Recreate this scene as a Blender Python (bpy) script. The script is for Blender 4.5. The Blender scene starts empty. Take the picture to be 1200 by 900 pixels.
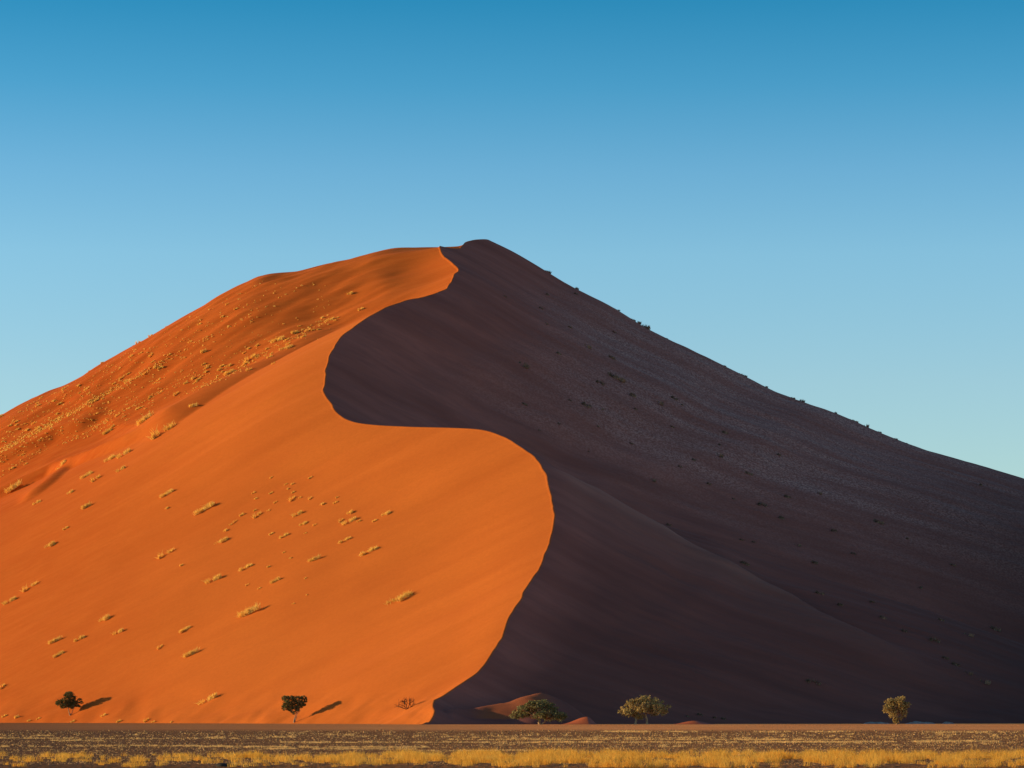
import bpy, math, random
import numpy as np
from mathutils import Vector

random.seed(7)
rng = np.random.default_rng(11)
R = math.radians
scene = bpy.context.scene
col = scene.collection

# ------------------------------------------------------------------ camera frame
F = 3403.0            # focal length in photo pixels (photo is 1200 wide)
U0, V0 = 600.0, 838.0 # the vanishing point of the level view direction
EYE = 2.5             # camera height above the plain

def at(u, v, Y):
    return ((u - U0) / F * Y, Y, EYE + (V0 - v) / F * Y)

# ------------------------------------------------------------------ numeric helpers
def pchip(xk, yk, x):
    xk = np.asarray(xk, float); yk = np.asarray(yk, float); x = np.asarray(x, float)
    h = np.diff(xk); dl = np.diff(yk) / h
    m = np.zeros_like(yk)
    for i in range(1, len(xk) - 1):
        if dl[i-1] * dl[i] > 0:
            w1 = 2*h[i] + h[i-1]; w2 = h[i] + 2*h[i-1]
            m[i] = (w1 + w2) / (w1 / dl[i-1] + w2 / dl[i])
    m[0] = dl[0]; m[-1] = dl[-1]
    i = np.clip(np.searchsorted(xk, x) - 1, 0, len(h) - 1)
    t = np.clip((x - xk[i]) / h[i], 0, 1)
    return ((2*t**3 - 3*t**2 + 1) * yk[i] + (t**3 - 2*t**2 + t) * h[i] * m[i]
            + (-2*t**3 + 3*t**2) * yk[i+1] + (t**3 - t**2) * h[i] * m[i+1])

def sstep(a, b, x):
    t = np.clip((x - a) / (b - a), 0, 1)
    return t * t * (3 - 2 * t)

_tabs = [np.random.default_rng(100 + k).random((257, 257)) * 2 - 1 for k in range(6)]
def vnoise(x, y, k=0):
    x = np.asarray(x, float); y = np.asarray(y, float)
    T = _tabs[k]
    xi = np.floor(x).astype(int); yi = np.floor(y).astype(int)
    fx = x - xi; fy = y - yi
    fx = fx**3 * (fx * (fx * 6 - 15) + 10); fy = fy**3 * (fy * (fy * 6 - 15) + 10)
    a = T[xi % 256, yi % 256]; b = T[(xi+1) % 256, yi % 256]
    c = T[xi % 256, (yi+1) % 256]; d = T[(xi+1) % 256, (yi+1) % 256]
    return (a*(1-fx) + b*fx)*(1-fy) + (c*(1-fx) + d*fx)*fy

def fbm(x, y, k=0, o=3):
    s = 0; a = 1; t = 0
    for i in range(o):
        s = s + a * vnoise(np.asarray(x) * 2**i + 17.3*i, np.asarray(y) * 2**i + 5.1*i, (k+i) % 6); t += a; a *= .5
    return s / t

# ------------------------------------------------------------------ the dune as a height function
CREST = [  # image column, row, distance of points along the knife-edge crest, toe to summit
 (509,834,786),(507,826,793),(509,820,800),(518,815,806),(540,800,814),(561,785,822),(574,768,830),(586,749,838),(594,727,848),
 (614,694,864),(629,669,878),(643,636,897),(649,603,915),(647,583,928),(641,562,941),(631,542,954),
 (610,523,968),(586,510,980),(561,503,989),(524,501,1000),(483,500,1010),(442,498,1020),(417,495,1027),
 (401,489,1034),(388,474,1044),(379,453,1058),(382,433,1070),(388,413,1082),(400,395,1094),(420,380,1105),
 (447,363,1117),(473,353,1128),(500,347,1138),(520,340,1148),(528,332,1157),(531,322,1167),(537,317,1174),(530,309,1183),
 (520,300,1196),(515,288.5,1210),(527,291,1216),(538,291.5,1222),(542,287,1230),(549,283,1238),(560,281,1245),(573,281.3,1252)]
cp = np.array([at(*c) for c in CREST])
ys = np.concatenate([[760, 778], cp[:, 1], [1275, 1310, 1400, 1600, 1850]])
xs = np.concatenate([[-28, -23], cp[:, 0], [-6, 0, 10, 20, 30]])
zs = np.concatenate([[0, .6], cp[:, 2], [206.5, 203, 180, 95, 0]])
YT = np.arange(740, 1900, .5)
XC = pchip(ys, xs, YT); ZC = np.maximum(pchip(ys, zs, YT), 0)
def gsm(a, sig):
    n = int(sig / .5 * 3); k = np.exp(-.5 * (np.arange(-n, n+1) * .5 / sig)**2); k /= k.sum()
    return np.convolve(np.pad(a, n, mode='edge'), k, mode='valid')
XC0, ZC0 = gsm(XC, 1.2), gsm(ZC, 1.0)
XC1, ZC1 = gsm(XC, 45), gsm(ZC, 25)
XC2, ZC2 = gsm(XC, 12), gsm(ZC, 8)
def crest_x(y):
    return np.interp(y, YT, XC0) + (.45 * vnoise(y / 5.0, 3.3, 2) + .10 * vnoise(y / 2.3, 8.1, 3)) * sstep(800, 830, y)

TT = np.linspace(0, 8, 1601)
# windward (left) side, scaled by the crest height
GL = pchip([0,.12,.5,1,1.5,1.95,2.15,2.6,8],[1,.945,.75,.50,.25,.03,-.05,-.12,-.6], TT)
# the skyline profile left of the summit
SKL = [(560,281),(545,284.5),(530,284.6),(513,285.2),(490,286),(467,286.6),(430,293),(397,302),(360,312),(333,318.5),(307,322),(287,330),(263,343),(230,363),
       (197,382),(157,403),(120,425),(83,447),(33,470),(0,487)]
KY = 1226.
kd = [(560-u)/F*KY for u, v in SKL]; kz = [(V0-v)/F*KY + EYE for u, v in SKL]
kd += [300, 400, 520]; kz += [95, 45, -10]
DD = np.linspace(0, 1200, 2401)
KL = np.interp(np.arange(0), [], []) if False else pchip(kd, kz, np.minimum(DD, 520))
KLS = gsm(KL, 22)
# leeward (right) side: the skyline profile right of the summit
SKR = [(573,281),(600,294),(633,313),(673,337),(720,361),(753,380),(780,394),(833,419),(850,427),(900,453),(947,471),(980,481.5),
       (1033,504),(1073,520),(1133,539),(1200,559)]
RY = 1252.
rd = [(u-573)/F*RY/207 for u, v in SKR]; rz = [((V0-v)/F*RY + EYE)/207 for u, v in SKR]
rd += [1.5, 2.0, 2.6, 3.2, 8]; rz += [.39, .22, .07, -.02, -.4]
GR = pchip(rd, rz, TT)

def base_h(x, y):
    x = np.asarray(x, float); y = np.asarray(y, float)
    d = x - crest_x(y)
    dl = np.maximum(-d, 0); dr = np.maximum(d, 0)
    # left
    w = sstep(0, 130, dl) * (1 - sstep(1060, 1190, y))
    xl = (1-w) * crest_x(y) + w * np.interp(y, YT, XC1)
    zl = (1-w) * np.interp(y, YT, ZC0) + w * np.interp(y, YT, ZC1)
    t = np.maximum(xl - x, 0) / np.maximum(zl, .5)
    left = zl * np.interp(t, TT, GL)
    d0 = np.maximum(np.interp(1245., YT, XC0) - np.interp(np.minimum(y, 1245), YT, XC0), 0)
    zk = np.interp(y, YT, ZC0)
    kfac = np.where(y > 1245, zk / 206.5, 1.0)
    off = (1 - sstep(1100, 1240, y)) * 25
    kb = sstep(1196, 1222, y)
    kl = np.interp(dl + d0, DD, KL) * kb + np.interp(dl + d0, DD, KLS) * (1 - kb)
    cap = zk + (1.4 + 2.2 * sstep(1222, 1234, y)) * kb - (.13 - .125 * sstep(1204, 1226, y)) * dl                                        # the shoulder never stands above the crest it joins
    top = kl * kfac - off
    top = -2. * np.logaddexp(-top / 2., -cap / 2.)
    top = top + (zk - top) * np.exp(-dl / (5. - 3. * sstep(1212, 1224, y)))
    kw = sstep(1120, 1232, y) * sstep(0, 30, dl) + sstep(1190, 1215, y) * (1 - sstep(0, 30, dl))
    left = left * (1 - kw) + top * kw
    # right
    w2 = sstep(10, 110, dr) 
    xr = (1-w2) * crest_x(y) + w2 * np.interp(y, YT, XC2)
    zr = (1-w2) * zk + w2 * np.interp(y, YT, ZC2)
    t = np.maximum(x - xr, 0) / np.maximum(zr, .5)
    right = zr * np.interp(t, TT, GR)
    h = np.where(d < 0, left, right)
    return h

def relief(x, y):
    d = x - crest_x(y)
    ad = np.abs(d)
    f = sstep(3, 45, ad)
    L = (d < 0)
    # broad windward undulation, and streaks that run up the slope
    lf = .9 * fbm(x / 60, y / 34, 0) + .07 * vnoise(x / 30 + y / 40, y / 7, 3)
    up = sstep(1090, 1180, y + .15 * x)
    lf = lf + up * (1.25 * fbm(x / 38, y / 10 - x / 30, 2) + .5 * vnoise(x / 11, y / 4.5 - x / 14, 4))
    rf = .9 * fbm(x / 70, y / 16, 1) + .6 * vnoise(x / 50, y / 7.5 + x / 90, 4) + .24 * vnoise(x / 16, y / 2.6 + x / 40, 5) + .12 * vnoise(x / 5, y / 1.3, 3)
    return f * np.where(L, lf, rf)

def first_hit(u, v, hf, y0=775., y1=1330., n=1400):
    u = np.atleast_1d(np.asarray(u, float)); v = np.atleast_1d(np.asarray(v, float))
    Y = np.linspace(y0, y1, n)[None, :]
    X = (u[:, None] - U0) / F * Y; Z = EYE + (V0 - v[:, None]) / F * Y
    below = np.maximum(hf(X, Y), 0) >= Z
    ok = below.any(1); i = below.argmax(1)
    yy = Y[0, i]
    xx = (u - U0) / F * yy; zz = np.maximum(hf(xx, yy), 0)
    return xx, yy, zz, ok

# small wind-cut lips on the windward slope: each has a soft back and a short slip side
LIPS_PX = [   # (image column, distance) along each lip
 ([(405,1161),(350,1148),(300,1135),(250,1122),(200,1110),(160,1104)], 5.0, 13, 40),
 ([(205,1101),(150,1112),(105,1124),(60,1144),(0,1146),(-60,1146)], 3.6, 3.5, 20),
 ([(128,1166),(95,1166),(66,1170),(35,1170),(0,1172),(-40,1172)], 3.4, 3., 14),
 ([(80,1142),(66,1124),(54,1114),(42,1110),(20,1108)], 2.0, 5, 9)]
LIPS = []
for pts, amp, slip, back in LIPS_PX:
    a = np.array(pts, float)
    X, Y = (a[:, 0] - U0) / F * a[:, 1], a[:, 1]
    LIPS.append((np.c_[X, Y], amp, slip, back))

def lips(x, y):
    out = np.zeros(np.broadcast(x, y).shape)
    x = np.broadcast_to(x, out.shape); y = np.broadcast_to(y, out.shape)
    for P, amp, slip, back in LIPS:
        best = np.full(out.shape, 1e9); sgn = np.ones(out.shape); par = np.zeros(out.shape)
        n = len(P) - 1
        for i in range(n):
            ax, ay = P[i]; bx, by = P[i+1]
            ex, ey = bx-ax, by-ay; L2 = ex*ex + ey*ey
            t = np.clip(((x-ax)*ex + (y-ay)*ey) / L2, 0, 1)
            dx = x - ax - t*ex; dy = y - ay - t*ey
            dd = np.sqrt(dx*dx + dy*dy)
            c = ex*dy - ey*dx      # walking down the slope the slip side lies to the left (downhill/front)
            m = dd < best
            best = np.where(m, dd, best); sgn = np.where(m, np.sign(c), sgn); par = np.where(m, (i+t)/n, par)
        env = sstep(0, .22, par) * (1 - sstep(.8, 1, par))
        slipf = np.clip(1 - best/slip, 0, 1)
        backf = np.exp(-best/back)
        out = out + amp * env * np.where(sgn > 0, slipf * (2 - slipf) * .5 + slipf * .5, backf)
    return out

def mound(x, y, cx, cy, lx, ly, h, rot=0.):
    c, s = math.cos(rot), math.sin(rot)
    a = ((x-cx)*c + (y-cy)*s) / lx; b = (-(x-cx)*s + (y-cy)*c) / ly
    return h * np.exp(-(a*a + b*b))

SPUR = [(645,548),(700,576),(770,615),(850,660),(930,702),(1000,740),(1080,782)]
_sx, _sy, _sz, _ok = first_hit([p[0] for p in SPUR], [p[1] for p in SPUR], base_h)
def spur_y(x): return np.interp(x, _sx, _sy)

def dune_h(x, y):
    x = np.asarray(x, float); y = np.asarray(y, float)
    h = base_h(x, y)
    k = sstep(2, 14, h)
    h = h + k * relief(x, y)
    d = x - crest_x(y)
    q = y - spur_y(x); fade = sstep(_sx[0] - 4, _sx[0] + 8, x) * (1 - sstep(_sx[-1] - 40, _sx[-1] + 30, x)) * (d > 0)
    h = h + fade * (np.where(q < 0, 1.3 * np.exp(-(q/16)**2), 1.3 - 3.6 * sstep(0, 9, q) * 1.0) * np.where(q > 9, np.exp(-((q-9)/22)**2), 1.0))
    h = h + np.where(d < -2, lips(x, y) * sstep(2, 20, -d), 0)
    # a small crescent hump curling out from the toe
    T = np.interp(x, [-19,-16,-9.6,-4.8,0,4.7,7.6,9.6,12,17,23], [3.6,4.6,5.1,5.7,6.9,8.4,9.0,8.9,7.9,5.2,.5])
    cy = 793.5 + 11 * np.clip((x + 17) / 25., 0, 1.4)
    q = np.abs(y - cy); hump = np.where((x > -19) & (x < 23), T - np.where(y < cy, .55, .30) * q * q / (q + 2.5), -5)
    h = np.where((d > .5) & (y > 785) & (y < 850), np.maximum(h, hump), h)
    # low sand wrinkles where the foot meets the plain
    h = h + .8 * (1 - k) * fbm(x / 9, y / 9, 1) - .25
    return h

# ------------------------------------------------------------------ object helpers
def tag(o, label=None, cat=None, group=None, kind=None):
    if label: o['label'] = label
    if cat: o['category'] = cat
    if group: o['group'] = group
    if kind: o['kind'] = kind
    return o

def mesh_obj(name, verts, faces, mat, parent=None, smooth=False, link=True):
    me = bpy.data.meshes.new(name)
    verts = np.asarray(verts, np.float32)
    me.vertices.add(len(verts)); me.vertices.foreach_set('co', verts.ravel())
    if isinstance(faces, np.ndarray):
        n, k = faces.shape
        me.loops.add(n*k); me.loops.foreach_set('vertex_index', faces.ravel().astype(np.int32))
        me.polygons.add(n); me.polygons.foreach_set('loop_start', np.arange(0, n*k, k, dtype=np.int32))
    else:
        ln = [len(f) for f in faces]
        me.loops.add(sum(ln)); me.loops.foreach_set('vertex_index', np.array([i for f in faces for i in f], np.int32))
        me.polygons.add(len(faces)); me.polygons.foreach_set('loop_start', np.array([0] + list(np.cumsum(ln)[:-1]), np.int32))
    me.update(calc_edges=True); me.validate()
    if smooth: me.polygons.foreach_set('use_smooth', np.ones(len(me.polygons), bool))
    if mat: me.materials.append(mat)
    o = bpy.data.objects.new(name, me)
    if link: col.objects.link(o)
    if parent: o.parent = parent
    return o

def empty(name, loc):
    o = bpy.data.objects.new(name, None); col.objects.link(o); o.location = loc
    o.empty_display_size = .5
    return o

def attr(o, name, vals):
    a = o.data.attributes.new(name, 'FLOAT', 'POINT'); a.data.foreach_set('value', np.asarray(vals, np.float32).ravel())

# ------------------------------------------------------------------ materials
class NT:
    def __init__(s, name):
        s.m = bpy.data.materials.new(name); s.m.use_nodes = True
        s.t = s.m.node_tree; s.b = s.t.nodes['Principled BSDF']
        s.b.inputs['Specular IOR Level'].default_value = .1; s.b.inputs['Roughness'].default_value = .95
    def n(s, typ, **kw):
        nd = s.t.nodes.new(typ)
        for k, v in kw.items():
            if k in nd.inputs: nd.inputs[k].default_value = v
            else: setattr(nd, k, v)
        return nd
    def l(s, a, b): s.t.links.new(a, b)
    def noise(s, vec, scale, detail=3, rough=.55):
        nd = s.n('ShaderNodeTexNoise', Scale=scale, Detail=detail, Roughness=rough); s.l(vec, nd.inputs['Vector']); return nd.outputs['Fac']
    def mapping(s, vec, sc, rot=(0,0,0)):
        nd = s.n('ShaderNodeMapping', Scale=sc, Rotation=rot); s.l(vec, nd.inputs['Vector']); return nd.outputs[0]
    def rng(s, v, a, b, c=0, d=1):
        nd = s.n('ShaderNodeMapRange'); s.l(v, nd.inputs[0])
        for i, q in zip((1,2,3,4), (a,b,c,d)): nd.inputs[i].default_value = q
        return nd.outputs[0]
    def mix(s, f, a, b, mode='MIX'):
        nd = s.n('ShaderNodeMix', data_type='RGBA', blend_type=mode)
        for sock, v in ((nd.inputs[0], f), (nd.inputs[6], a), (nd.inputs[7], b)):
            if hasattr(v, 'is_output'): s.l(v, sock)
            elif isinstance(v, (int, float)): sock.default_value = v
            else: sock.default_value = (*v, 1)
        return nd.outputs[2]
    def math(s, op, a, b):
        nd = s.n('ShaderNodeMath', operation=op)
        for sock, v in ((nd.inputs[0], a), (nd.inputs[1], b)):
            if hasattr(v, 'is_output'): s.l(v, sock)
            else: sock.default_value = v
        return nd.outputs[0]

def sand_material():
    n = NT('sand'); pos = n.n('ShaderNodeNewGeometry').outputs['Position']
    lee = n.n('ShaderNodeAttribute', attribute_name='lee').outputs['Fac']
    grav = n.n('ShaderNodeAttribute', attribute_name='gravel').outputs['Fac']
    red = n.n('ShaderNodeAttribute', attribute_name='red').outputs['Fac']
    streak = n.noise(n.mapping(pos, (.012, .11, .03)), 1.0, 4)
    fine = n.noise(n.mapping(pos, (.05, .6, .2)), 1.0, 3)
    blotch = n.noise(n.mapping(pos, (.02, .02, .02)), 1.0, 3)
    c = n.mix(n.rng(blotch, .35, .65), (.60, .142, .022), (.66, .162, .025))
    c = n.mix(n.math('MULTIPLY', n.rng(streak, .45, .7), .34), c, (.52, .108, .016))
    c = n.mix(n.math('MULTIPLY', red, n.rng(fine, .3, .65, .45, 1)), c, (.50, .080, .007))
    c = n.mix(n.rng(n.noise(pos, .9, 3, .75), .35, .7, 0, .22), c, (.40, .085, .012))
    # slip side: coarser, duller grains, with shade painted into the darker colour
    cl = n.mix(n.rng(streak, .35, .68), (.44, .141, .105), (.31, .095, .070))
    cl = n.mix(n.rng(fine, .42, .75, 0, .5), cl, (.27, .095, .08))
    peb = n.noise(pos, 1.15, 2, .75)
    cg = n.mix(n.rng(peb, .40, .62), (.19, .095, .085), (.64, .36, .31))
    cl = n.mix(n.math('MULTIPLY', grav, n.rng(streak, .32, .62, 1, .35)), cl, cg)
    cl = n.mix(n.math('MULTIPLY', n.n('ShaderNodeAttribute', attribute_name='spur').outputs['Fac'], .9), cl, (.55, .235, .17))  # spur ridge lightened in colour, standing in for weak skylight shading
    cl = n.mix(n.math('MULTIPLY', n.n('ShaderNodeAttribute', attribute_name='dim').outputs['Fac'], .95), cl, (.085, .036, .032))  # deeper shade painted into the slip side colour
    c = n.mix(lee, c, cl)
    n.l(c, n.b.inputs['Base Color'])
    bm = n.n('ShaderNodeBump', Strength=.30, Distance=.30)
    hgt = n.math('ADD', n.math('MULTIPLY', n.noise(n.mapping(pos, (.12, .9, .3)), 1.0, 4), .6), n.math('MULTIPLY', n.noise(pos, 1.3, 2), n.math('ADD', n.math('MULTIPLY', grav, .9), .08)))
    n.l(hgt, bm.inputs['Height']); n.l(bm.outputs[0], n.b.inputs['Normal'])
    return n.m

def plain_material():
    n = NT('gravel_plain'); pos = n.n('ShaderNodeNewGeometry').outputs['Position']
    sep = n.n('ShaderNodeSeparateXYZ'); n.l(pos, sep.inputs[0])
    a = n.noise(n.mapping(pos, (.03, .02, 1)), 1.0, 4); f = n.noise(n.mapping(pos, (2.2, .5, 1)), 1.0, 3, .7)
    big = n.noise(n.mapping(pos, (.12, .05, 1)), 1.0, 4)
    c = n.mix(n.rng(f, .35, .65), (.15, .048, .012), (.56, .22, .06))
    c = n.mix(n.rng(big, .45, .65, 0, .6), c, (.24, .08, .02))
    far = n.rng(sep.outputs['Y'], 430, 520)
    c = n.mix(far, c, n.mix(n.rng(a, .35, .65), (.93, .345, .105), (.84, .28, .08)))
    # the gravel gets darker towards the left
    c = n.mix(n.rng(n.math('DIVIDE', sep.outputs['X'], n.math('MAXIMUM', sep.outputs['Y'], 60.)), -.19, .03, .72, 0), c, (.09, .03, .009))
    n.l(c, n.b.inputs['Base Color'])
    bm = n.n('ShaderNodeBump', Strength=1.0, Distance=.2); n.l(f, bm.inputs['Height']); n.l(bm.outputs[0], n.b.inputs['Normal'])
    return n.m

def plant_material(name, c1, c2, scale=1.5, trans=0.):
    n = NT(name); co = n.n('ShaderNodeTexCoord').outputs['Object']
    info = n.n('ShaderNodeObjectInfo')
    f = n.noise(co, scale, 2, .7)
    c = n.mix(n.rng(f, .32, .68), c1, c2)
    c = n.mix(n.rng(info.outputs['Random'], .5, 1, 0, .35), c, tuple(.7*q for q in c1))
    n.l(c, n.b.inputs['Base Color'])
    n.b.inputs['Roughness'].default_value = .8
    if trans:
        tr = n.n('ShaderNodeBsdfTranslucent'); n.l(c, tr.inputs[0])
        ms = n.n('ShaderNodeMixShader'); ms.inputs[0].default_value = trans
        out = n.t.nodes['Material Output']
        n.l(n.b.outputs[0], ms.inputs[1]); n.l(tr.outputs[0], ms.inputs[2]); n.l(ms.outputs[0], out.inputs[0])
    return n.m

M_SAND = sand_material()
M_PLAIN = plain_material()
M_TUFT = plant_material('straw_tuft', (.97, .60, .12), (.99, .76, .24), 2.0, .45)
M_BRUSH = plant_material('grey_brush', (.09, .055, .035), (.50, .31, .21), 2.0)
M_GRASS = plant_material('golden_grass', (.98, .47, .06), (.99, .62, .15), .35, .55)
M_STRAW = plant_material('pale_straw', (.80, .46, .17), (.92, .58, .24), .5, .3)
M_LEAF = plant_material('thorn_tree_leaf', (.11, .115, .045), (.34, .29, .13), .8, .15)
M_LEAFD = plant_material('dark_leaf', (.09, .085, .03), (.27, .22, .08), .8, .1)
M_LEAFY = plant_material('dry_leaf', (.26, .20, .08), (.58, .40, .16), .8, .15)
M_BARK = plant_material('bark', (.32, .20, .12), (.55, .36, .22), 3.0)
M_DEAD = plant_material('dead_wood', (.06, .03, .02), (.13, .065, .04), 3.0)
M_ROCK = plant_material('stone', (.07, .028, .012), (.85, .45, .18), .6)
M_DARKROCK = plant_material('dark_stone', (.02, .02, .022), (.05, .045, .045), 1.0)
M_CALC = plant_material('pale_crust', (.22, .18, .16), (.42, .36, .32), .6)

# ------------------------------------------------------------------ dune mesh
rows = np.concatenate([np.arange(772, 845, .8), np.arange(845, 1130, 1.05), np.arange(1130, 1262, .7), np.arange(1262, 1320, 3), np.linspace(1322, 1850, 70)])
def spread(maxd, s0, grow, cap):
    o = [0.]; s = s0
    while o[-1] < maxd: o.append(o[-1] + s); s = min(s * grow, cap)
    return np.array(o[1:])
dr = spread(620, .35, 1.05, 1.8); dlf = spread(520, .35, 1.05, 1.4)
dcol = np.concatenate([-dlf[::-1], [0], dr])
Yg = np.repeat(rows[:, None], len(dcol), 1)
Xg = crest_x(Yg) + dcol[None, :]
Zg = dune_h(Xg, Yg)
nr, nc = Xg.shape
idx = np.arange(nr*nc).reshape(nr, nc)
fc = np.stack([idx[:-1, :-1], idx[:-1, 1:], idx[1:, 1:], idx[1:, :-1]], -1).reshape(-1, 4)
zq = Zg.ravel()[fc].max(1); fc = fc[zq > -.6]
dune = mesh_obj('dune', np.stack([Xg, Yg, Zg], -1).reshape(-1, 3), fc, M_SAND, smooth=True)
tag(dune, 'towering orange sand dune with a winding knife-edge crest, left side sunlit, right side in shadow', 'dune', kind='structure')
D = np.broadcast_to(dcol[None, :], Xg.shape)
Tm = (Xg > -18.5) & (Xg < 14) & (Yg > 790) & (Yg < 830) & (D > .5)
hornm = np.where(Tm, sstep(0, .8, Zg - base_h(Xg, Yg)) * (1 - sstep(5, 13, Xg)), 0)
attr(dune, 'lee', sstep(-.1, .6, D) * (1 - .42 * hornm * sstep(-13, -5, Xg)))  # painted shade colour starts at the crest, eased on the sunlit hump
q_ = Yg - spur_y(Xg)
sp = np.where(q_ < 0, np.exp(q_/14.), 1 - sstep(0, 3, q_)) * sstep(_sx[0]-3, _sx[0]+12, Xg) * (1 - sstep(_sx[-1]-60, _sx[-1]+20, Xg)) * (.55 + .45*fbm(Xg/30, Yg/4, 1)) * (D > 1)  # where the painted lightening runs along the spur
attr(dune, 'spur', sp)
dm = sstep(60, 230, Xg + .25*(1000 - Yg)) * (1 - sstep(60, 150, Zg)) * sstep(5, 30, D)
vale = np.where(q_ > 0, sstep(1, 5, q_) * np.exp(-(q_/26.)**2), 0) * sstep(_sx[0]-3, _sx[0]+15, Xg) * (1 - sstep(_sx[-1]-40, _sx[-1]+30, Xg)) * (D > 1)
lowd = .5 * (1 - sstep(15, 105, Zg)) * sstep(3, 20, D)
attr(dune, 'dim', np.maximum(np.maximum(dm, .75 * vale), lowd))  # painted shade: far right, valley behind the spur, lower face
gv = sstep(20, 75, D) * sstep(1075, 1165, Yg + .10 * D + 14 * fbm(Xg / 60, Yg / 14, 3))
attr(dune, 'gravel', gv * (.75 + .25 * fbm(Xg / 50, Yg / 6, 1)))
rd_ = (1 - sstep(-.5, 0, D)) * sstep(1085, 1150, Yg - .22 * (D + 40) * (D < 0) + 10 * fbm(Xg / 30, Yg / 20, 2))  # upper slope reddened and darkened in colour for its weaker sun
low = (1 - sstep(-180, -60, Xg)) * .55 * (D < 0)
attr(dune, 'red', np.clip(rd_ * .45 + low, 0, 1))

# ------------------------------------------------------------------ plain: one sheet out to the horizon, fine near the camera
gx = np.concatenate([[-6000, -3000, -1200, -500, -250], np.arange(-120, 121, 1.0), [250, 500, 1200, 3000, 6000]])
gy = np.concatenate([[-200, 0, 60, 100], np.arange(125, 260, .8), np.arange(260, 470, 2.), np.arange(470, 900, 12.), [1000, 1500, 2500, 5000, 9000, 14000]])
GX, GY = np.meshgrid(gx, gy)
def plain_h(x, y):
    m = sstep(100, 135, y) * (1 - sstep(430, 560, y)) * (1 - sstep(120, 240, np.abs(x)))
    return m * (.05 * fbm(x / 6, y / 5, 0) + .04 * fbm(x / 1.6, y / 2.2, 3, 2))
GZ = plain_h(GX, GY)
nr2, nc2 = GX.shape
idx = np.arange(nr2*nc2).reshape(nr2, nc2)
fc = np.stack([idx[:-1, :-1], idx[:-1, 1:], idx[1:, 1:], idx[1:, :-1]], -1).reshape(-1, 4)
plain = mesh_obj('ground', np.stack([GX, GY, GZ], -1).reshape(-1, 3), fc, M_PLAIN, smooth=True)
tag(plain, 'flat brown gravel plain in front of the dune', 'ground', kind='structure')

# ------------------------------------------------------------------ small sand mounds at the dune foot
def mound_obj(name, fn, x0, x1, y0, y1, nx, ny, label, lee=None):
    X, Y = np.meshgrid(np.linspace(x0, x1, nx), np.linspace(y0, y1, ny))
    Z = fn(X, Y) - .15
    idx = np.arange(nx*ny).reshape(ny, nx)
    f = np.stack([idx[:-1, :-1], idx[:-1, 1:], idx[1:, 1:], idx[1:, :-1]], -1).reshape(-1, 4)
    f = f[Z.ravel()[f].max(1) > -.05]
    o = mesh_obj(name, np.stack([X, Y, Z], -1).reshape(-1, 3), f, M_SAND, smooth=True)
    gxm = np.gradient(Z, axis=1); attr(o, 'lee', .45 + .55 * sstep(.0, .02, -gxm)); attr(o, 'gravel', np.zeros(nx*ny)); attr(o, 'red', np.full(nx*ny, .7))  # right-facing sides take the painted shade colour of the slip side
    tag(o, label, 'sand mound', kind='structure')
    return o

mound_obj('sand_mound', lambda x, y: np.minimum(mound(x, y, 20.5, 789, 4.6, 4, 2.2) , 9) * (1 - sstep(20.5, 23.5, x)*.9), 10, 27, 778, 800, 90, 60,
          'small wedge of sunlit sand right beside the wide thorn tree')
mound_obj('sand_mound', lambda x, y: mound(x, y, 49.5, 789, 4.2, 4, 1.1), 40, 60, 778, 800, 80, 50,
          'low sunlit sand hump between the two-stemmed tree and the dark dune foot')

# ------------------------------------------------------------------ tufts and bushes on the dune
def blades(n, lx, ly, h, w, lean, r, spread_=1.0, clump=None):
    """n narrow bent blades fanning out of an oval base; returns verts and tri/quads"""
    if clump is None:
        a = r.random(n) * 2*np.pi; q = np.sqrt(r.random(n))
        bx = np.cos(a)*q*lx; by = np.sin(a)*q*ly
    else:
        bx, by = clump
    hh = h * (.55 + .45 * r.random(n)) * (1 - .45 * ((bx/max(lx,1e-6))**2 + (by/max(ly,1e-6))**2).clip(0, 1))
    a = r.random(n) * 2*np.pi; s = lean * r.random(n)
    tx = bx + np.cos(a)*s*hh; ty = by + np.sin(a)*s*hh
    b = r.random(n) * np.pi
    wx = np.cos(b)*w*.5; wy = np.sin(b)*w*.5
    mx = (bx*.55 + tx*.45); my = (by*.55 + ty*.45)
    z0 = np.zeros(n) - .05
    V = np.stack([np.stack([bx-wx, by-wy, z0], -1), np.stack([bx+wx, by+wy, z0], -1),
                  np.stack([mx+wx*.8, my+wy*.8, hh*.6], -1), np.stack([mx-wx*.8, my-wy*.8, hh*.6], -1),
                  np.stack([tx, ty, hh], -1)], 1).reshape(-1, 3)
    o = np.arange(n)[:, None] * 5
    fq = np.concatenate([o + np.array([[0, 1, 2, 3]])], 0); ft = o + np.array([[3, 2, 4]])
    return V, [tuple(q) for q in fq] + [tuple(q) for q in ft]

def tuft_mesh(k, mat):
    r = np.random.default_rng(500 + k)
    lx = [.5, .5, .5, .5, .5, .42][k % 6]; ly = [.16, .2, .14, .22, .17, .3][k % 6]; h = [.27, .30, .24, .34, .28, .36][k % 6]
    V = []; Fc = []; off = 0
    nb = [7, 9, 11, 8, 10, 6][k % 6]
    for j in range(nb):
        cx = (r.random()*2-1)*lx*.85; cy = (r.random()*2-1)*ly*.8; sc = .5 + .8*r.random()
        v, f = blades(36, .11*sc+.03, .10*sc, h*sc, .026, 1.0, r)
        v = v + np.array([cx, cy, 0]); V.append(v); Fc += [tuple(i+off for i in q) for q in f]; off += len(v)
    o = mesh_obj('grass_tuft', np.concatenate(V), Fc, mat, link=False)
    return o.data

TUFTS = [tuft_mesh(k, M_TUFT) for k in range(6)]
BRUSH = [tuft_mesh(k + 10, M_BRUSH) for k in range(6)]

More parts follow.
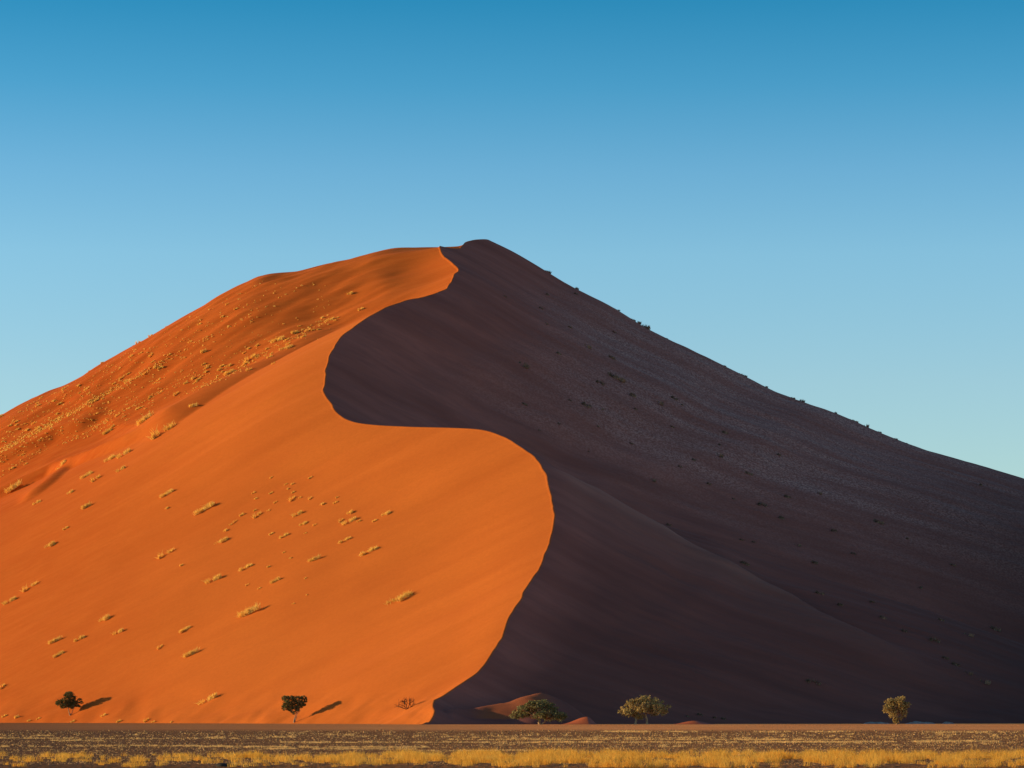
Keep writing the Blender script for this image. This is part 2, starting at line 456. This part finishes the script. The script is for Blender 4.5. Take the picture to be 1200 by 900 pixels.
# (column, row, length in photo pixels, label) -- every larger tuft on the sunlit face, named by what it lies next to
LIT = [
 (246,820,32,'long golden grass clump lying low on the sunlit slope between the two left trees'),
 (466,704,40,'longest golden grass clump, alone below the bulging sunlit crest'),
 (432,647,27,'solitary long grass clump on the smooth sand left of the crest bulge'),
 (293,718,34,'long shaggy grass clump midway up the bare sunlit slope above the umbrella tree'),
 (242,596,30,'long grass clump highest on the smooth middle slope, sand bare around it'),
 (195,650,25,'stout grass clump casting a dark shadow, alone on the bare left middle slope'),
 (252,679,26,'broad ragged grass clump below another clump on the middle slope'),
 (258,636,22,'grass clump directly above the broad ragged clump of the middle slope'),
 (288,666,20,'short pale grass clump with a small dark one at its right end'),
 (225,766,24,'grass clump low on the slope, above the long clump between the two left trees'),
 (218,738,17,'thin sparse grass clump just above a denser one low on the slope'),
 (188,759,10,'small sparse tuft left of the dense clump low on the slope'),
 (140,741,18,'thin slanting grass clump right of a rounder one on the lower left slope'),
 (122,727,18,'round golden grass clump standing highest of the lower left cluster'),
 (93,750,17,'pale grass clump, right one of the neighbouring pair on the lower left slope'),
 (65,751,20,'grass clump, left one of the neighbouring pair on the lower left slope'),
 (70,767,16,'small dark-tipped clump lowest in the lower left cluster'),
 (36,689,24,'upper half of the long grass streak at the left edge of the slope'),
 (13,704,22,'lower half of the long grass streak at the left edge of the slope'),
 (58,641,17,'grass clump alone on bare sand near the left edge of the picture'),
 (77,620,10,'little tuft above the lone clump near the left edge'),
 (102,594,15,'ragged round tuft below the grassy sand lip on the left slope'),
 (197,578,20,'faint sparse grass patch left of the highest middle clump'),
 (302,605,13,'dark flat tuft among the small dotted tufts of the middle slope'),
 (350,603,17,'bushiest tuft among the small dotted tufts of the middle slope'),
 (355,615,13,'dark slanting tuft just under the bushiest dotted tuft'),
 (333,629,14,'darkest slanting tuft below the dotted tufts of the middle slope'),
 (369,656,19,'slim clump with a trailing tip between the dotted tufts and the long solitary clump'),
 (324,681,15,'thin pale tuft above the long shaggy clump'),
 (343,586,11,'sparse cluster of fine stems among the dotted tufts'),
 (411,611,24,'wide low spray of grass tufts right of the dotted tufts'),
 (452,604,14,'last tuft to the right beside the smooth bulging sand'),
 (404,634,19,'fine slanting tuft above the solitary long clump'),
 (171,492,26,'large clump standing over the shaded hollow of the upper left slope'),
 (127,506,14,'dark little bush inside the reddish hollow of the left slope'),
 (192,507,36,'long bright row of grass along the sharp lip at the right end of the hollow'),
 (147,532,24,'bright dense clump at the foot of the lip below the hollow'),
 (128,539,18,'paler clump trailing left from the bright dense clump under the lip'),
 (72,547,20,'bright golden clump on top of the dark curved sand scar'),
 (17,572,28,'long clump on the sand lip at the left edge'),
 (103,557,18,'clump right of the dark curved sand scar'),
 (113,562,14,'small shadowed clump touching the clump right of the scar'),
 (143,550,16,'slanting clump under the bright dense clump of the lip'),
 (82,578,12,'small slanting tuft below the dark curved sand scar'),
 (43,590,13,'spindly tuft with thin upright stalks below the scar'),
 (239,413,10,'round tuft with a shadow high on the reddish upper slope'),
 (270,437,15,'clump at the left end of the straw streak above the shaded band'),
 (294,421,17,'clump in the middle of the straw streak above the shaded band'),
 (327,399,22,'upper of two bright grass rows near the top of the straw streak'),
 (334,409,21,'lower of two bright grass rows near the top of the straw streak'),
 (316,419,10,'small tuft just below the two bright grass rows'),
 (227,476,13,'rounded tuft inside the shaded band of the upper slope'),
 (233,445,9,'little shadowed tuft left of the shaded band'),
 (292,434,9,'dark-shadowed tuft right on the edge of the shaded band'),
 (388,375,13,'highest bushy tuft close to the dark bowl of the crest'),
 (410,345,10,'pale tuft nearest the top of the dune on the sunlit side'),
 (423,363,10,'faint tuft just left of the crest above the dark bowl'),
 (356,395,9,'small tuft right of the two bright grass rows'),
 (346,390,11,'thin tuft above the two bright grass rows'),
 (3,806,11,'tuft cut by the left edge of the picture, above the left tree'),
 (122,839,10,'tiny tuft on the sand right of the left tree and its shadow'),
]
RED_UP, MID_DOT, DARKFACE, SKY_R, SKY_L, FOOT = ('small straw tufts dotted over the reddish upper left slope', 'small round tufts dotted over the smooth middle slope',
   'dim tufts scattered over the shadowed face', 'dark tufts along the right skyline', 'tiny tufts along the left skyline', 'tiny tufts along the sunlit foot of the dune')
small = []     # (u, v, len, label, group)
for u, v, l in [(195,597,7),(297,578,7),(300,585,6),(318,578,7),(323,589,6),(315,599,6),(337,574,5),(335,568,6),(343,568,6),(364,560,7),(364,585,7),(352,584,6),(377,592,9),(393,590,8),
                (395,583,5),(284,604,8),(276,612,7),(271,615,7),(264,623,8),(318,626,8),(299,599,6),(344,577,6),(400,611,8),(421,611,8),(410,602,11),(439,611,8),(315,665,6),(333,648,5),(290,686,6),
                (344,708,5),(359,698,4),(358,678,5),(213,663,6),(318,560,5),(369,616,6),(358,625,5),(340,655,5),(304,690,6)]:
    small.append((u, v, l, 'small round straw tuft dotted on the smooth sunlit middle slope', MID_DOT))
for i in range(95):
    # rows of tufts that follow the slope
    k = rng.integers(0, 9)
    a = rng.random()
    lines = [((0,505),(300,345)),((0,520),(200,425)),((20,530),(250,420)),((0,555),(180,470)),((150,470),(380,385)),((200,455),(400,370)),((60,480),(240,400)),((0,500),(120,440)),((250,440),(350,395))]
    (u0, v0), (u1, v1) = lines[k]
    u = u0 + (u1-u0)*a + rng.normal()*5; v = v0 + (v1-v0)*a + rng.normal()*6
    small.append((u, v, 5 + 4*rng.random(), 'small straw tuft dotted on the reddish upper left slope', RED_UP))
for u, v, l in [(5,840,9),(20,841,8),(140,846,8),(172,845,9),(180,846,7),(200,847,6),(45,843,7),(34,845,6),(86,846,7)]:
    small.append((u, v, l, 'tiny tuft at the sunlit foot of the dune near the left tree', FOOT))
dark = [(613,429,15,'brushy tuft farthest left on the shadowed upper face, right of the dark bowl'),(723,444,24,'longest brushy streak on the upper shadowed face'),
        (953,801,22,'brush clump low on the shadowed face, left of the rightmost tree'),(875,662,24,'dark brush streak on the ridge of the shadowed spur'),
        (687,476,14,'paler tuft lowest of those on the upper shadowed face')]
dsm = [(655,415,12),(688,407,12),(717,420,10),(703,450,13),(743,465,17),(790,468,12),(788,501,9),(773,473,11),(615,474,8),(592,348,6),(642,346,9),(675,345,7),(850,508,13),(843,534,11),
       (878,556,12),(893,593,14),(917,608,14),(831,568,8),(923,583,13),(960,579,8),(1030,613,13),(977,623,10),(1150,569,9),(913,534,7),(1103,727,13),(1135,745,13),(1167,738,13),(1095,752,16),
       (986,710,15),(961,696,14),(1035,725,14),(1154,801,14),(1117,663,8),(1022,706,9),(1064,632,8),(784,616,9),(813,540,9),(765,564,9),(869,633,6),(883,636,6),(844,522,8),(720,390,7),
       (745,480,8),(700,500,6),(740,520,6),(668,470,6),(690,530,5),(797,548,7),(860,585,7),(935,640,9),(955,660,9),(1000,650,8),(1080,690,9),(1060,740,10),(1120,780,16),(1135,790,12),(1108,772,10),
       (820,838,10),(838,842,9),(848,843,8),(806,840,7),(640,380,6),(668,384,6),(634,362,7),(800,475,7),(655,497,5),(632,505,5),(705,480,6)]
sk_r = [(640,318),(643,320),(677,340),(723,364),(742,375),(747,377),(757,383),(781,395),(850,428),(868,436),(873,439),(897,452),(928,465),(940,470),(980,483),(998,491),(1003,493),(1015,498),(1030,504),(1050,512),(1063,518)]
sk_l = [(120,427),(157,405),(162,402),(177,394),(190,387),(195,384),(105,435)]

place = [(u, v, l, lab, 'named grass clumps of the sunlit slope', 'L') for u, v, l, lab in LIT] + [(u, v, l, lab, g, 'L') for u, v, l, lab, g in small]
place += [(u, v, l, lab, 'named brush clumps of the shadowed face', 'D') for u, v, l, lab in dark]
place += [(u, v, l, 'dim little brush tuft scattered on the shadowed face of the dune', DARKFACE, 'D') for u, v, l in dsm]
place += [(u, v, 9, 'dark tuft standing on the right skyline of the dune', SKY_R, 'K') for u, v in sk_r]
place += [(u, v, 6, 'tiny tuft standing on the left skyline of the dune', SKY_L, 'K') for u, v in sk_l]
px, py, pz, ok = first_hit([p[0] for p in place], [p[1] for p in place], dune_h)
_Y = np.arange(1180, 1300, .5)
for i, (u, v, l, lab, g, side) in enumerate(place):
    if side == 'K':
        zz = dune_h((u-U0)/F*_Y, _Y); j = int(((zz-EYE)/_Y).argmax()); ok[i] = True
        px[i], py[i], pz[i] = (u-U0)/F*_Y[j], _Y[j], zz[j] - .1
    if not ok[i] or pz[i] < .05: continue
    me = (TUFTS if side == 'L' or (side == 'K' and u < 400) else BRUSH)[i % 6]
    o = bpy.data.objects.new('grass_tuft' if side == 'L' else 'brush_tuft', me); col.objects.link(o)
    L = l / F * py[i] * (.95 if l > 12 else .84)
    e = 1.0
    gxs = (dune_h(px[i]+e, py[i]) - dune_h(px[i]-e, py[i])) / (2*e)
    o.location = (px[i], py[i], pz[i] - .02*L)
    o.rotation_euler = (0, -math.atan(float(gxs)) * (1 if side != 'K' else .5), random.uniform(-.18, .18))
    q = 1.25 if l < 12 else 1.0
    if side == 'K': q = random.choice((.5, .7, .9, 1.3)); L *= random.uniform(.6, 1.4)
    o.scale = (L, L * q * (1.05 if l < 12 else .9), L * q * random.uniform(.9, 1.25) * (.8 if l > 18 else 1.1))
    tag(o, lab, 'grass tuft' if side == 'L' else 'brush', None if g.startswith('named') else g)

# the countless specks of dry grass on the upper left slope and grains of brush on the dark face
uu = []; vv = []
while len(uu) < 2000:
    u = rng.random()*400 - 10; v = 330 + rng.random()*250
    top = np.interp(u, [s[0] for s in SKL[::-1]], [s[1] for s in SKL[::-1]])
    lo = np.interp(u, [0, 60, 130, 200, 300, 400], [560, 525, 505, 470, 432, 385])
    if v < top + 4 or v > lo: continue
    dens = .15 + .85 * (1 - sstep(60, 330, u)); s_ = fbm(np.array([(u + 1.9*(v))/60]), np.array([(v + .55*u)/9]), 2)[0]
    if rng.random() > dens * (.07 + 3.0*max(s_ - .04, 0)): continue
    uu.append(u); vv.append(v)
X, Y, Z, ok = first_hit(uu, vv, dune_h)
V = []; Fc = []; off = 0
for i in range(len(uu)):
    if not ok[i]: continue
    s = .35 + 1.0 * rng.random()**2.2
    v, f = blades(9, .45*s, .3*s, .65*s, .16, .8, rng)
    v = v + np.array([X[i], Y[i], Z[i]]); V.append(v); Fc += [tuple(j+off for j in q) for q in f]; off += len(v)
o = mesh_obj('dry_grass', np.concatenate(V), Fc, M_TUFT)
tag(o, 'countless specks of dry straw grass over the reddish upper left slope', 'dry grass', kind='stuff')

# ------------------------------------------------------------------ plain: golden grass, pale strips, gravel
def lobed(u, k): return fbm(np.asarray(u) / 26., np.asarray(u)*0 + k, k, 3)
V = []; Fc = []; off = 0
n_t = 4700
gu = rng.random(n_t)*1280 - 40
gy_ = 138 + 44 * rng.random(n_t)
for i in range(n_t):
    u, Y = gu[i], gy_[i]
    right = sstep(100, 750, u)
    nz = fbm(np.array([u/30.]), np.array([Y/7.]), 1)[0]
    # sparser with dark gaps on the left, a closed golden band on the right
    if rng.random() > (.30 + .7*right) * (.42 + 1.7*nz + .25*right): continue
    if Y < 153 - 5*right and rng.random() < .58: continue
    if Y > 176 and nz < .0: continue
    x = (u-U0)/F*Y
    s = .55 + .75*rng.random()**1.5 + .55*nz
    v, f = blades(int(22 + 14*s), .26*s, .22*s, .54*s*(.72 + .28*right), .016, 1.15, rng)
    v = v + np.array([x, Y, float(plain_h(x, Y))]); V.append(v); Fc += [tuple(j+off for j in q) for q in f]; off += len(v)
V = np.concatenate(V)
o = mesh_obj('golden_grass', V, Fc, M_GRASS)
tag(o, 'band of golden dry grass along the bottom of the picture', 'grass', kind='stuff')

STRIPS = [(0,120,865.5,.5),(40,60,862.5,.5),(60,120,868.5,.6),(110,330,866,.35),(0,60,875,.8),(80,260,874.5,.7),(235,500,876,1.1),(300,490,878,1.0),(310,345,864,.7),(330,400,870,.8),(360,700,870.5,.55),(240,262,864.5,.6),
          (490,640,880.5,.7),(520,1000,867,.55),(620,1040,870.3,.7),(700,745,857.7,1.1),(732,760,858,1.0),(780,815,858,.6),(860,940,866.8,.7),(880,1090,869.6,.9),(1060,1170,869,1.0),(1085,1190,858.6,.55),(880,1010,858,.6),
          (590,880,865.5,.35),(300,420,860,.3),(980,1200,872,.3),(775,800,875,.8),(0,1200,862,.12),(400,1200,864,.18),(560,900,873,.15),(0,1200,879,.07)]
V = []; Fc = []; off = 0
for u0, u1, vv_, dn in STRIPS:
    n = int((u1-u0) * 1.1 * dn) + 3
    for k in range(n):
        u = u0 + (u1-u0)*rng.random(); Y = EYE*F/(vv_ - V0 + .5*rng.normal()*(.5 if dn > .3 else 3)); x = (u-U0)/F*Y
        if fbm(np.array([u/14.]), np.array([vv_]), 2)[0] < -.35: continue
        s = Y/260*(.7+.6*rng.random())
        v, f = blades(10, .3*s, .25*s, .19*s, .028*s, .8, rng)
        v = v + np.array([x, Y, float(plain_h(x, Y))]); V.append(v); Fc += [tuple(j+off for j in q) for q in f]; off += len(v)
o = mesh_obj('dry_grass', np.concatenate(V), Fc, M_STRAW)
tag(o, 'thin strips of pale straw grass across the gravel plain', 'dry grass', kind='stuff')

# gravel
ico_v = np.array([(1,0,-.25),(-.5,.87,-.25),(-.5,-.87,-.25),(.35,.6,.55),(-.7,0,.5),(.35,-.6,.6),(0,0,.9)])
ico_f = np.array([(0,1,3),(1,4,3),(1,2,4),(2,5,4),(2,0,5),(0,3,5),(3,4,6),(4,5,6),(5,3,6)])
n = 26000
v_ = 856 + 40*rng.random(n)**.9; u_ = rng.random(n)*1260 - 30
Yr = EYE*F/(v_ - V0); xr_ = (u_-U0)/F*Yr
sz = Yr/230 * (.035 + .08*rng.random(n)**3)
rot = rng.random(n)*6.28; cs, sn = np.cos(rot), np.sin(rot)
jit = 1 + .5*(rng.random((n, 7, 3)) - .5)
P = ico_v[None]*jit*sz[:, None, None]
P = np.stack([P[..., 0]*cs[:, None] - P[..., 1]*sn[:, None], P[..., 0]*sn[:, None] + P[..., 1]*cs[:, None], P[..., 2]*.8], -1)
P += np.stack([xr_, Yr, plain_h(xr_, Yr)], -1)[:, None, :]
fa = (np.arange(n)[:, None, None]*7 + ico_f[None]).reshape(-1, 3)
o = mesh_obj('gravel', P.reshape(-1, 3), fa, M_ROCK)
tag(o, 'loose brown stones strewn over the plain', 'gravel', kind='stuff')

# ------------------------------------------------------------------ trees
def tube(pts, rad, seg=7):
    pts = [Vector(p) for p in pts]; V = []; Fc = []
    for i, p in enumerate(pts):
        d = (pts[min(i+1, len(pts)-1)] - pts[max(i-1, 0)]).normalized()
        a = d.orthogonal().normalized(); b = d.cross(a)
        for k in range(seg):
            t = 2*math.pi*k/seg
            V.append(tuple(p + (a*math.cos(t) + b*math.sin(t))*rad[i]))
    for i in range(len(pts)-1):
        for k in range(seg):
            k2 = (k+1) % seg
            Fc.append((i*seg+k, i*seg+k2, (i+1)*seg+k2, (i+1)*seg+k))
    Fc.append(tuple(range((len(pts)-1)*seg, len(pts)*seg)))
    return V, Fc

class Acc:
    def __init__(s): s.V = []; s.F = []
    def add(s, v, f):
        o = len(s.V); s.V += [tuple(q) for q in v]; s.F += [tuple(i+o for i in q) for q in f]

def limb(acc, a, b, r0, r1, r, wob=.08, n=5):
    a = Vector(a); b = Vector(b); L = (b-a).length
    pts = []; rad = []
    for i in range(n+1):
        t = i/n
        p = a.lerp(b, t)
        if 0 < i < n: p += Vector((r.uniform(-1,1), r.uniform(-1,1), r.uniform(-.5,.5)))*wob*L
        pts.append(p); rad.append(r0 + (r1-r0)*t)
    acc.add(*tube(pts, rad)); return pts

def leaf_cloud(centres, n, size, r):
    """small leaf faces gathered in sprays round the given blobs (x, y, z, rx, ry, rz)"""
    V = []; w = np.array([c[3]*c[4]*c[5] for c in centres])**.7; w /= w.sum()
    for c, q in zip(centres, w):
        m = max(int(n*q), 10)
        ns = max(m // 14, 3)     # sprays of leaves, thin inside, dense near the blob's skin
        d = r.normal(size=(ns, 3)); d /= np.linalg.norm(d, axis=1, keepdims=True)
        rr = (.55 + .5*r.random(ns))[:, None]
        sp = d*rr
        p = np.repeat(sp, 14, 0) + r.normal(size=(ns*14, 3))*.13
        p = p*np.array(c[3:6]) + np.array(c[:3])
        nrm = r.normal(size=p.shape); nrm /= np.linalg.norm(nrm, axis=1, keepdims=True)
        t = np.cross(nrm, r.normal(size=p.shape)); t /= np.linalg.norm(t, axis=1, keepdims=True); b = np.cross(nrm, t)
        s = (size*(.6 + .8*r.random(len(p))))[:, None]
        V.append(np.stack([p - t*s - b*s*.1, p + b*s*.5, p + t*s + b*s*.1, p - b*s*.5], 1))
    V = np.concatenate(V)
    return V.reshape(-1, 3), np.arange(len(V)*4).reshape(-1, 4)

def make_tree(name, label, u, v, width_px, height_px, stems, blobs, leafmat, nleaf, leafsize, seed, Y=None, cat='tree', barkmat=None):
    """blobs and stems are given in units of the tree's own width and height"""
    r = random.Random(seed); rn = np.random.default_rng(seed)
    if Y is None:
        X, YY, Z, ok = first_hit([u], [v], dune_h); X, Y, Z = X[0], YY[0], Z[0]
    else:
        X = (u-U0)/F*Y; Z = 0.
    m = Y/F; W, H = width_px*m, height_px*m
    root = empty(name, (X, Y, Z)); tag(root, label, cat)
    tr = Acc()
    cs = []
    for bx, by, bz, rx, ry, rz in blobs: cs.append((bx*W, by*W, bz*H, rx*W, ry*W, rz*H))
    tops = []
    for (x0, x1, zt, rad) in stems:
        p = limb(tr, (x0*W, 0, -.35), (x1*W, r.uniform(-.03,.03)*W, zt*H), rad*1.25, rad*.75, r, .05)
        tops.append((p[-1], rad*.75))
        limb(tr, (x0*W - rad*.7, 0, -.3), (x0*W + .02, 0, .09*H), rad*.9, rad*.6, r, .02, 2)
    for c in cs:
        tp, rad = min(tops, key=lambda q: (q[0]-Vector(c[:3])).length)
        e = Vector(c[:3]) - Vector((0, 0, c[5]*.2))
        pts = limb(tr, tp, e, rad*.62, rad*.22, r, .09)
        for j in range(4):
            d = Vector((r.uniform(-1,1)*c[3], r.uniform(-1,1)*c[4], r.uniform(-.3,1)*c[5]))*.8
            limb(tr, pts[-2], e + d, rad*.24, rad*.07, r, .1, 3)
    mesh_obj('trunk', tr.V, tr.F, barkmat or M_BARK, root, smooth=True)
    if leafmat:
        v_, f_ = leaf_cloud(cs, nleaf, leafsize, rn)
        mesh_obj('crown', v_, f_, leafmat, root)
    return root

def rblobs(r, n, x0, x1, zlo, zhi, shape, size):
    out = []
    for i in range(n):
        t = (i + .5)/n; x = x0 + (x1-x0)*t
        top, bot = shape(t)
        z = bot + (top-bot)*r.random()
        s = size*(.75 + .5*r.random())
        out.append((x + r.uniform(-.03,.03), r.uniform(-.22,.22), min(max(z, zlo), zhi), s*.95, s, s*1.25*.9))
    return out

R1 = random.Random(3)
# 1: dark ragged tree up on the sand at far left
make_tree('thorn_tree', 'dark ragged tree rooted on the sunlit sand at far left, casting a blob of shadow', 82, 839, 36, 28,
  [(.0, -.05, .34, .14), (.02, .12, .36, .11)],
  [(-.08,0,.46,.15,.15,.11),(.12,.05,.46,.14,.14,.10),(-.28,0,.46,.11,.12,.09),(-.04,0,.86,.17,.18,.13),(.08,.05,.74,.13,.15,.10),(-.12,-.05,.66,.15,.16,.12),(-.34,0,.58,.12,.13,.10),(-.42,.05,.52,.07,.1,.07),(-.02,.1,.56,.15,.15,.12),(.16,-.05,.56,.12,.13,.10),(.30,0,.68,.08,.1,.05),
   (.36,.05,.55,.09,.1,.06),(.26,.1,.40,.09,.1,.06),(-.2,0,.38,.12,.12,.08),(.05,0,.36,.1,.12,.08)], M_LEAFD, 9500, .17, 21)
# 2: umbrella tree
make_tree('thorn_tree', 'flat-topped tree with a thin trunk at the sunlit foot, a slanting shadow beside it', 344.5, 847, 32, 32,
  [(.0, .04, .28, .17), (.03, .10, .30, .12)],
  [(-.12,0,.60,.14,.15,.11),(.18,0,.60,.13,.14,.10),(-.28,0,.64,.13,.14,.10),(.34,0,.64,.09,.1,.07),(-.30,0,.86,.16,.16,.11),(-.1,.05,.90,.15,.16,.09),(.12,0,.87,.15,.16,.10),(.32,.05,.90,.13,.14,.08),(.42,0,.80,.08,.1,.08),(.24,-.05,.72,.14,.15,.10),(.0,.1,.74,.14,.16,.10),(-.22,-.1,.74,.12,.14,.09),
   (.05,0,.56,.13,.14,.10),(-.36,0,.54,.11,.12,.09),(-.16,.1,.50,.12,.13,.09),(.12,.05,.46,.08,.1,.07),(-.02,0,.38,.09,.1,.07)], M_LEAFD, 9500, .17, 22)
# 3: dead shrub
def dead_shrub():
    X, Y, Z, ok = first_hit([476], [831.5], dune_h); m = Y[0]/F
    r = random.Random(5); acc = Acc()
    def grow(p, d, L, rad, depth):
        q = p + d*L; limb(acc, p, q, rad, rad*.6, r, .09, 4)
        if depth == 0: return
        for k in range(3 if depth > 1 else 4):
            nd = (d + Vector((r.uniform(-1,1), r.uniform(-.7,.7), r.uniform(-.35,.55)))*.95).normalized()
            grow(p.lerp(q, r.uniform(.55, 1)), nd, L*r.uniform(.55,.85), rad*.58, depth-1)
    for dx, dz in ((-.8,.8),(-.25,1),(.35,.9),(-1,.4),(.6,.55)):
        grow(Vector((.4, 0, -.1)), Vector((dx, r.uniform(-.3,.3), dz)).normalized(), 1.75, .13, 3)
    root = empty('dead_shrub', (X[0], Y[0], Z[0])); tag(root, 'leafless gnarled shrub with bare branches near the toe of the crest', 'shrub')
    mesh_obj('branches', acc.V, acc.F, M_DEAD, root, smooth=True)
dead_shrub()
# 4: wide spreading thorn tree
def dome(w): return lambda t: (.30 + .62*math.sin(math.pi*min(max(t*.92+.03, 0), 1))**.75, .30 if t > .12 else .22)
b4 = rblobs(R1, 34, -.44, .46, .2, .9, lambda t: ((.42 + .48*math.sin(math.pi*(t*.80+.08))**.8) if t < .62 else .92 - (t-.62)*1.55, .26), .115)
b4 += [(-.46,0,.36,.07,.1,.11),(-.30,0,.72,.1,.12,.12),(-.12,0,.84,.11,.13,.11),(.06,0,.88,.11,.13,.11),(.2,0,.76,.1,.13,.11),(.40,0,.30,.10,.12,.10)]
make_tree('thorn_tree', 'wide low spreading green thorn tree with a short trunk before the dark dune', 632, 848, 62, 29,
  [(.01, -.02, .26, .32), (.0, .16, .22, .2)], b4, M_LEAF, 12000, .20, 24, Y=774)
# 5: two-stemmed tree
b5 = rblobs(R1, 34, -.44, .44, .2, .92, lambda t: (.48 + .46*math.sin(math.pi*(t*.85+.06))**.8, .30 if t < .55 else .42), .115)
b5 += [(-.2,0,.34,.11,.12,.12),(-.28,0,.45,.11,.12,.12),(-.12,.05,.26,.1,.12,.1),(.18,0,.36,.09,.1,.09),(.30,0,.42,.08,.1,.08),(-.1,0,.88,.1,.12,.10),(.06,0,.84,.1,.12,.1)]
make_tree('thorn_tree', 'rounded olive tree on two pale stems before the dark dune', 755, 848.5, 57, 34,
  [(.05, .03, .40, .26), (-.18, -.17, .25, .28)], b5, M_LEAFY, 10500, .20, 25, Y=772)
# 6: bushy upright tree at right
b6 = rblobs(R1, 20, -.36, .34, .25, .86, lambda t: (.86 - .25*abs(t-.45), .38), .13)
b6 += [(.18,0,.90,.15,.15,.10),(.06,0,.84,.13,.14,.1),(-.26,0,.80,.15,.15,.11),(-.36,0,.55,.12,.13,.13),(-.12,0,.30,.14,.14,.12),(.0,0,.16,.14,.13,.10),(.1,0,.2,.13,.12,.08),(.24,0,.28,.1,.1,.06),(-.02,0,.08,.11,.1,.08),(.36,0,.68,.11,.13,.11)]
make_tree('bushy_tree', 'dense upright yellowish tree, rightmost, leafy down to the ground before the dark dune', 1051, 848.7, 35, 34,
  [(.0, .03, .35, .22)], b6, M_LEAFY, 9500, .18, 26, Y=768)

# ------------------------------------------------------------------ pale crust banks in the shade behind the rightmost tree
def bank(u0, u1, v0, v1, Y, label, seed):
    r = np.random.default_rng(seed)
    m = Y/F; x0, x1 = (u0-U0)*m, (u1-U0)*m; zt = EYE + (V0-v0)*m
    nx, ny = 60, 14
    X, T = np.meshgrid(np.linspace(x0, x1, nx), np.linspace(0, 1, ny))
    env = np.sin(np.pi*np.linspace(0, 1, nx))**.4
    Z = -.1 + (zt+.1)*np.sin(np.pi*T)**.7*env[None]*(.75 + .5*fbm(X/2.2, T*2+seed, seed % 6))
    Yy = Y - 2.5 + 5*T
    idx = np.arange(nx*ny).reshape(ny, nx)
    f = np.stack([idx[:-1, :-1], idx[:-1, 1:], idx[1:, 1:], idx[1:, :-1]], -1).reshape(-1, 4)
    o = mesh_obj('pale_bank', np.stack([X, Yy, Z], -1).reshape(-1, 3), f, M_CALC, smooth=True)
    tag(o, label, 'ground crust', kind='structure')
bank(1012, 1043, 844.6, 848, 822, 'low pale crust bank in shade left of the rightmost tree', 1)
bank(1060, 1096, 844.8, 848, 822, 'low pale crust bank in shade right of the rightmost tree', 2)
bank(1104, 1118, 845.4, 848, 824, 'short pale crust bank farthest right in the shade', 3)

# dark flat stone at the bottom edge
def flat_stone():
    Y = 143.; X = (263-U0)/F*Y
    r = random.Random(8); V = []; n = 14
    for lvl, (s, z) in enumerate(((1, -.05), (1.02, .06), (.9, .13), (.55, .17))):
        for k in range(n):
            a = 2*math.pi*k/n; q = s*(1 + .12*math.sin(3*a+1) + .06*r.uniform(-1, 1))
            V.append((.45*q*math.cos(a), .35*q*math.sin(a), z*.8 + .015*r.uniform(-1, 1)))
    Fc = [(l*n+k, l*n+(k+1) % n, (l+1)*n+(k+1) % n, (l+1)*n+k) for l in range(3) for k in range(n)] + [tuple(range(3*n, 4*n))]
    o = mesh_obj('flat_stone', V, Fc, M_DARKROCK); o.location = (X, Y, 0)
    tag(o, 'dark flat stone in the grass at the bottom edge, left of centre', 'stone')
flat_stone()

# ------------------------------------------------------------------ light and sky
SUN_EL, SUN_BACK = 8.0, -4.0     # elevation; how far behind the camera's left shoulder
el, bk = R(SUN_EL), R(SUN_BACK)
to_sun = Vector((-math.cos(el)*math.cos(bk), -math.cos(el)*math.sin(bk), math.sin(el)))
sd = bpy.data.lights.new('sun', 'SUN'); sd.energy = 5.9; sd.angle = R(.5); sd.color = (1.0, .745, .36)
so = bpy.data.objects.new('sun', sd); col.objects.link(so)
so.rotation_euler = to_sun.to_track_quat('Z', 'Y').to_euler(); so.location = (-100, -50, 60)

w = bpy.data.worlds.new('World'); scene.world = w; w.use_nodes = True
nt = w.node_tree; bg = nt.nodes['Background']
sky = nt.nodes.new('ShaderNodeTexSky'); sky.sky_type = 'NISHITA'; sky.sun_disc = False
sky.sun_elevation = el
sky.sun_rotation = math.atan2(to_sun.x, to_sun.y)
sky.air_density = 1.0; sky.dust_density = .3; sky.ozone_density = 2.0; sky.altitude = 800
tc = nt.nodes.new('ShaderNodeTexCoord'); sx = nt.nodes.new('ShaderNodeSeparateXYZ'); nt.links.new(tc.outputs['Generated'], sx.inputs[0])
rp = nt.nodes.new('ShaderNodeValToRGB'); nt.links.new(sx.outputs['Z'], rp.inputs[0])
stops = [(0, (1.6, 1.65, 1.7)), (.113, (1.55, 1.75, 1.85)), (.156, (1.35, 1.80, 1.95)), (.184, (.98, 1.62, 1.88)), (.212, (.50, 1.40, 1.72)), (.242, (.18, 1.15, 1.50)), (.5, (.8, .95, 1.05)), (1, (1.05, .95, .95))]
els = rp.color_ramp.elements
while len(els) < len(stops): els.new(.5)
for e_, (p_, c_) in zip(els, stops): e_.position = p_; e_.color = (*c_, 1)
ml = nt.nodes.new('ShaderNodeMix'); ml.data_type = 'RGBA'; ml.blend_type = 'MULTIPLY'; ml.inputs[0].default_value = 1
nt.links.new(sky.outputs[0], ml.inputs[6]); nt.links.new(rp.outputs[0], ml.inputs[7]); nt.links.new(ml.outputs[2], bg.inputs[0]); bg.inputs[1].default_value = .12

# ------------------------------------------------------------------ camera
cd = bpy.data.cameras.new('camera'); cam = bpy.data.objects.new('camera', cd); col.objects.link(cam)
cd.sensor_width = 36; cd.lens = 18 * F / 600; cd.shift_y = (V0 - 450) / 1200
cd.clip_start = 1; cd.clip_end = 20000
cam.location = (0, 0, EYE); cam.rotation_euler = (R(90), 0, 0)
scene.camera = cam
scene.view_settings.view_transform = 'Standard'; scene.view_settings.look = 'None'
scene.view_settings.exposure = 0; scene.view_settings.gamma = 1
scene.cycles.max_bounces = 6
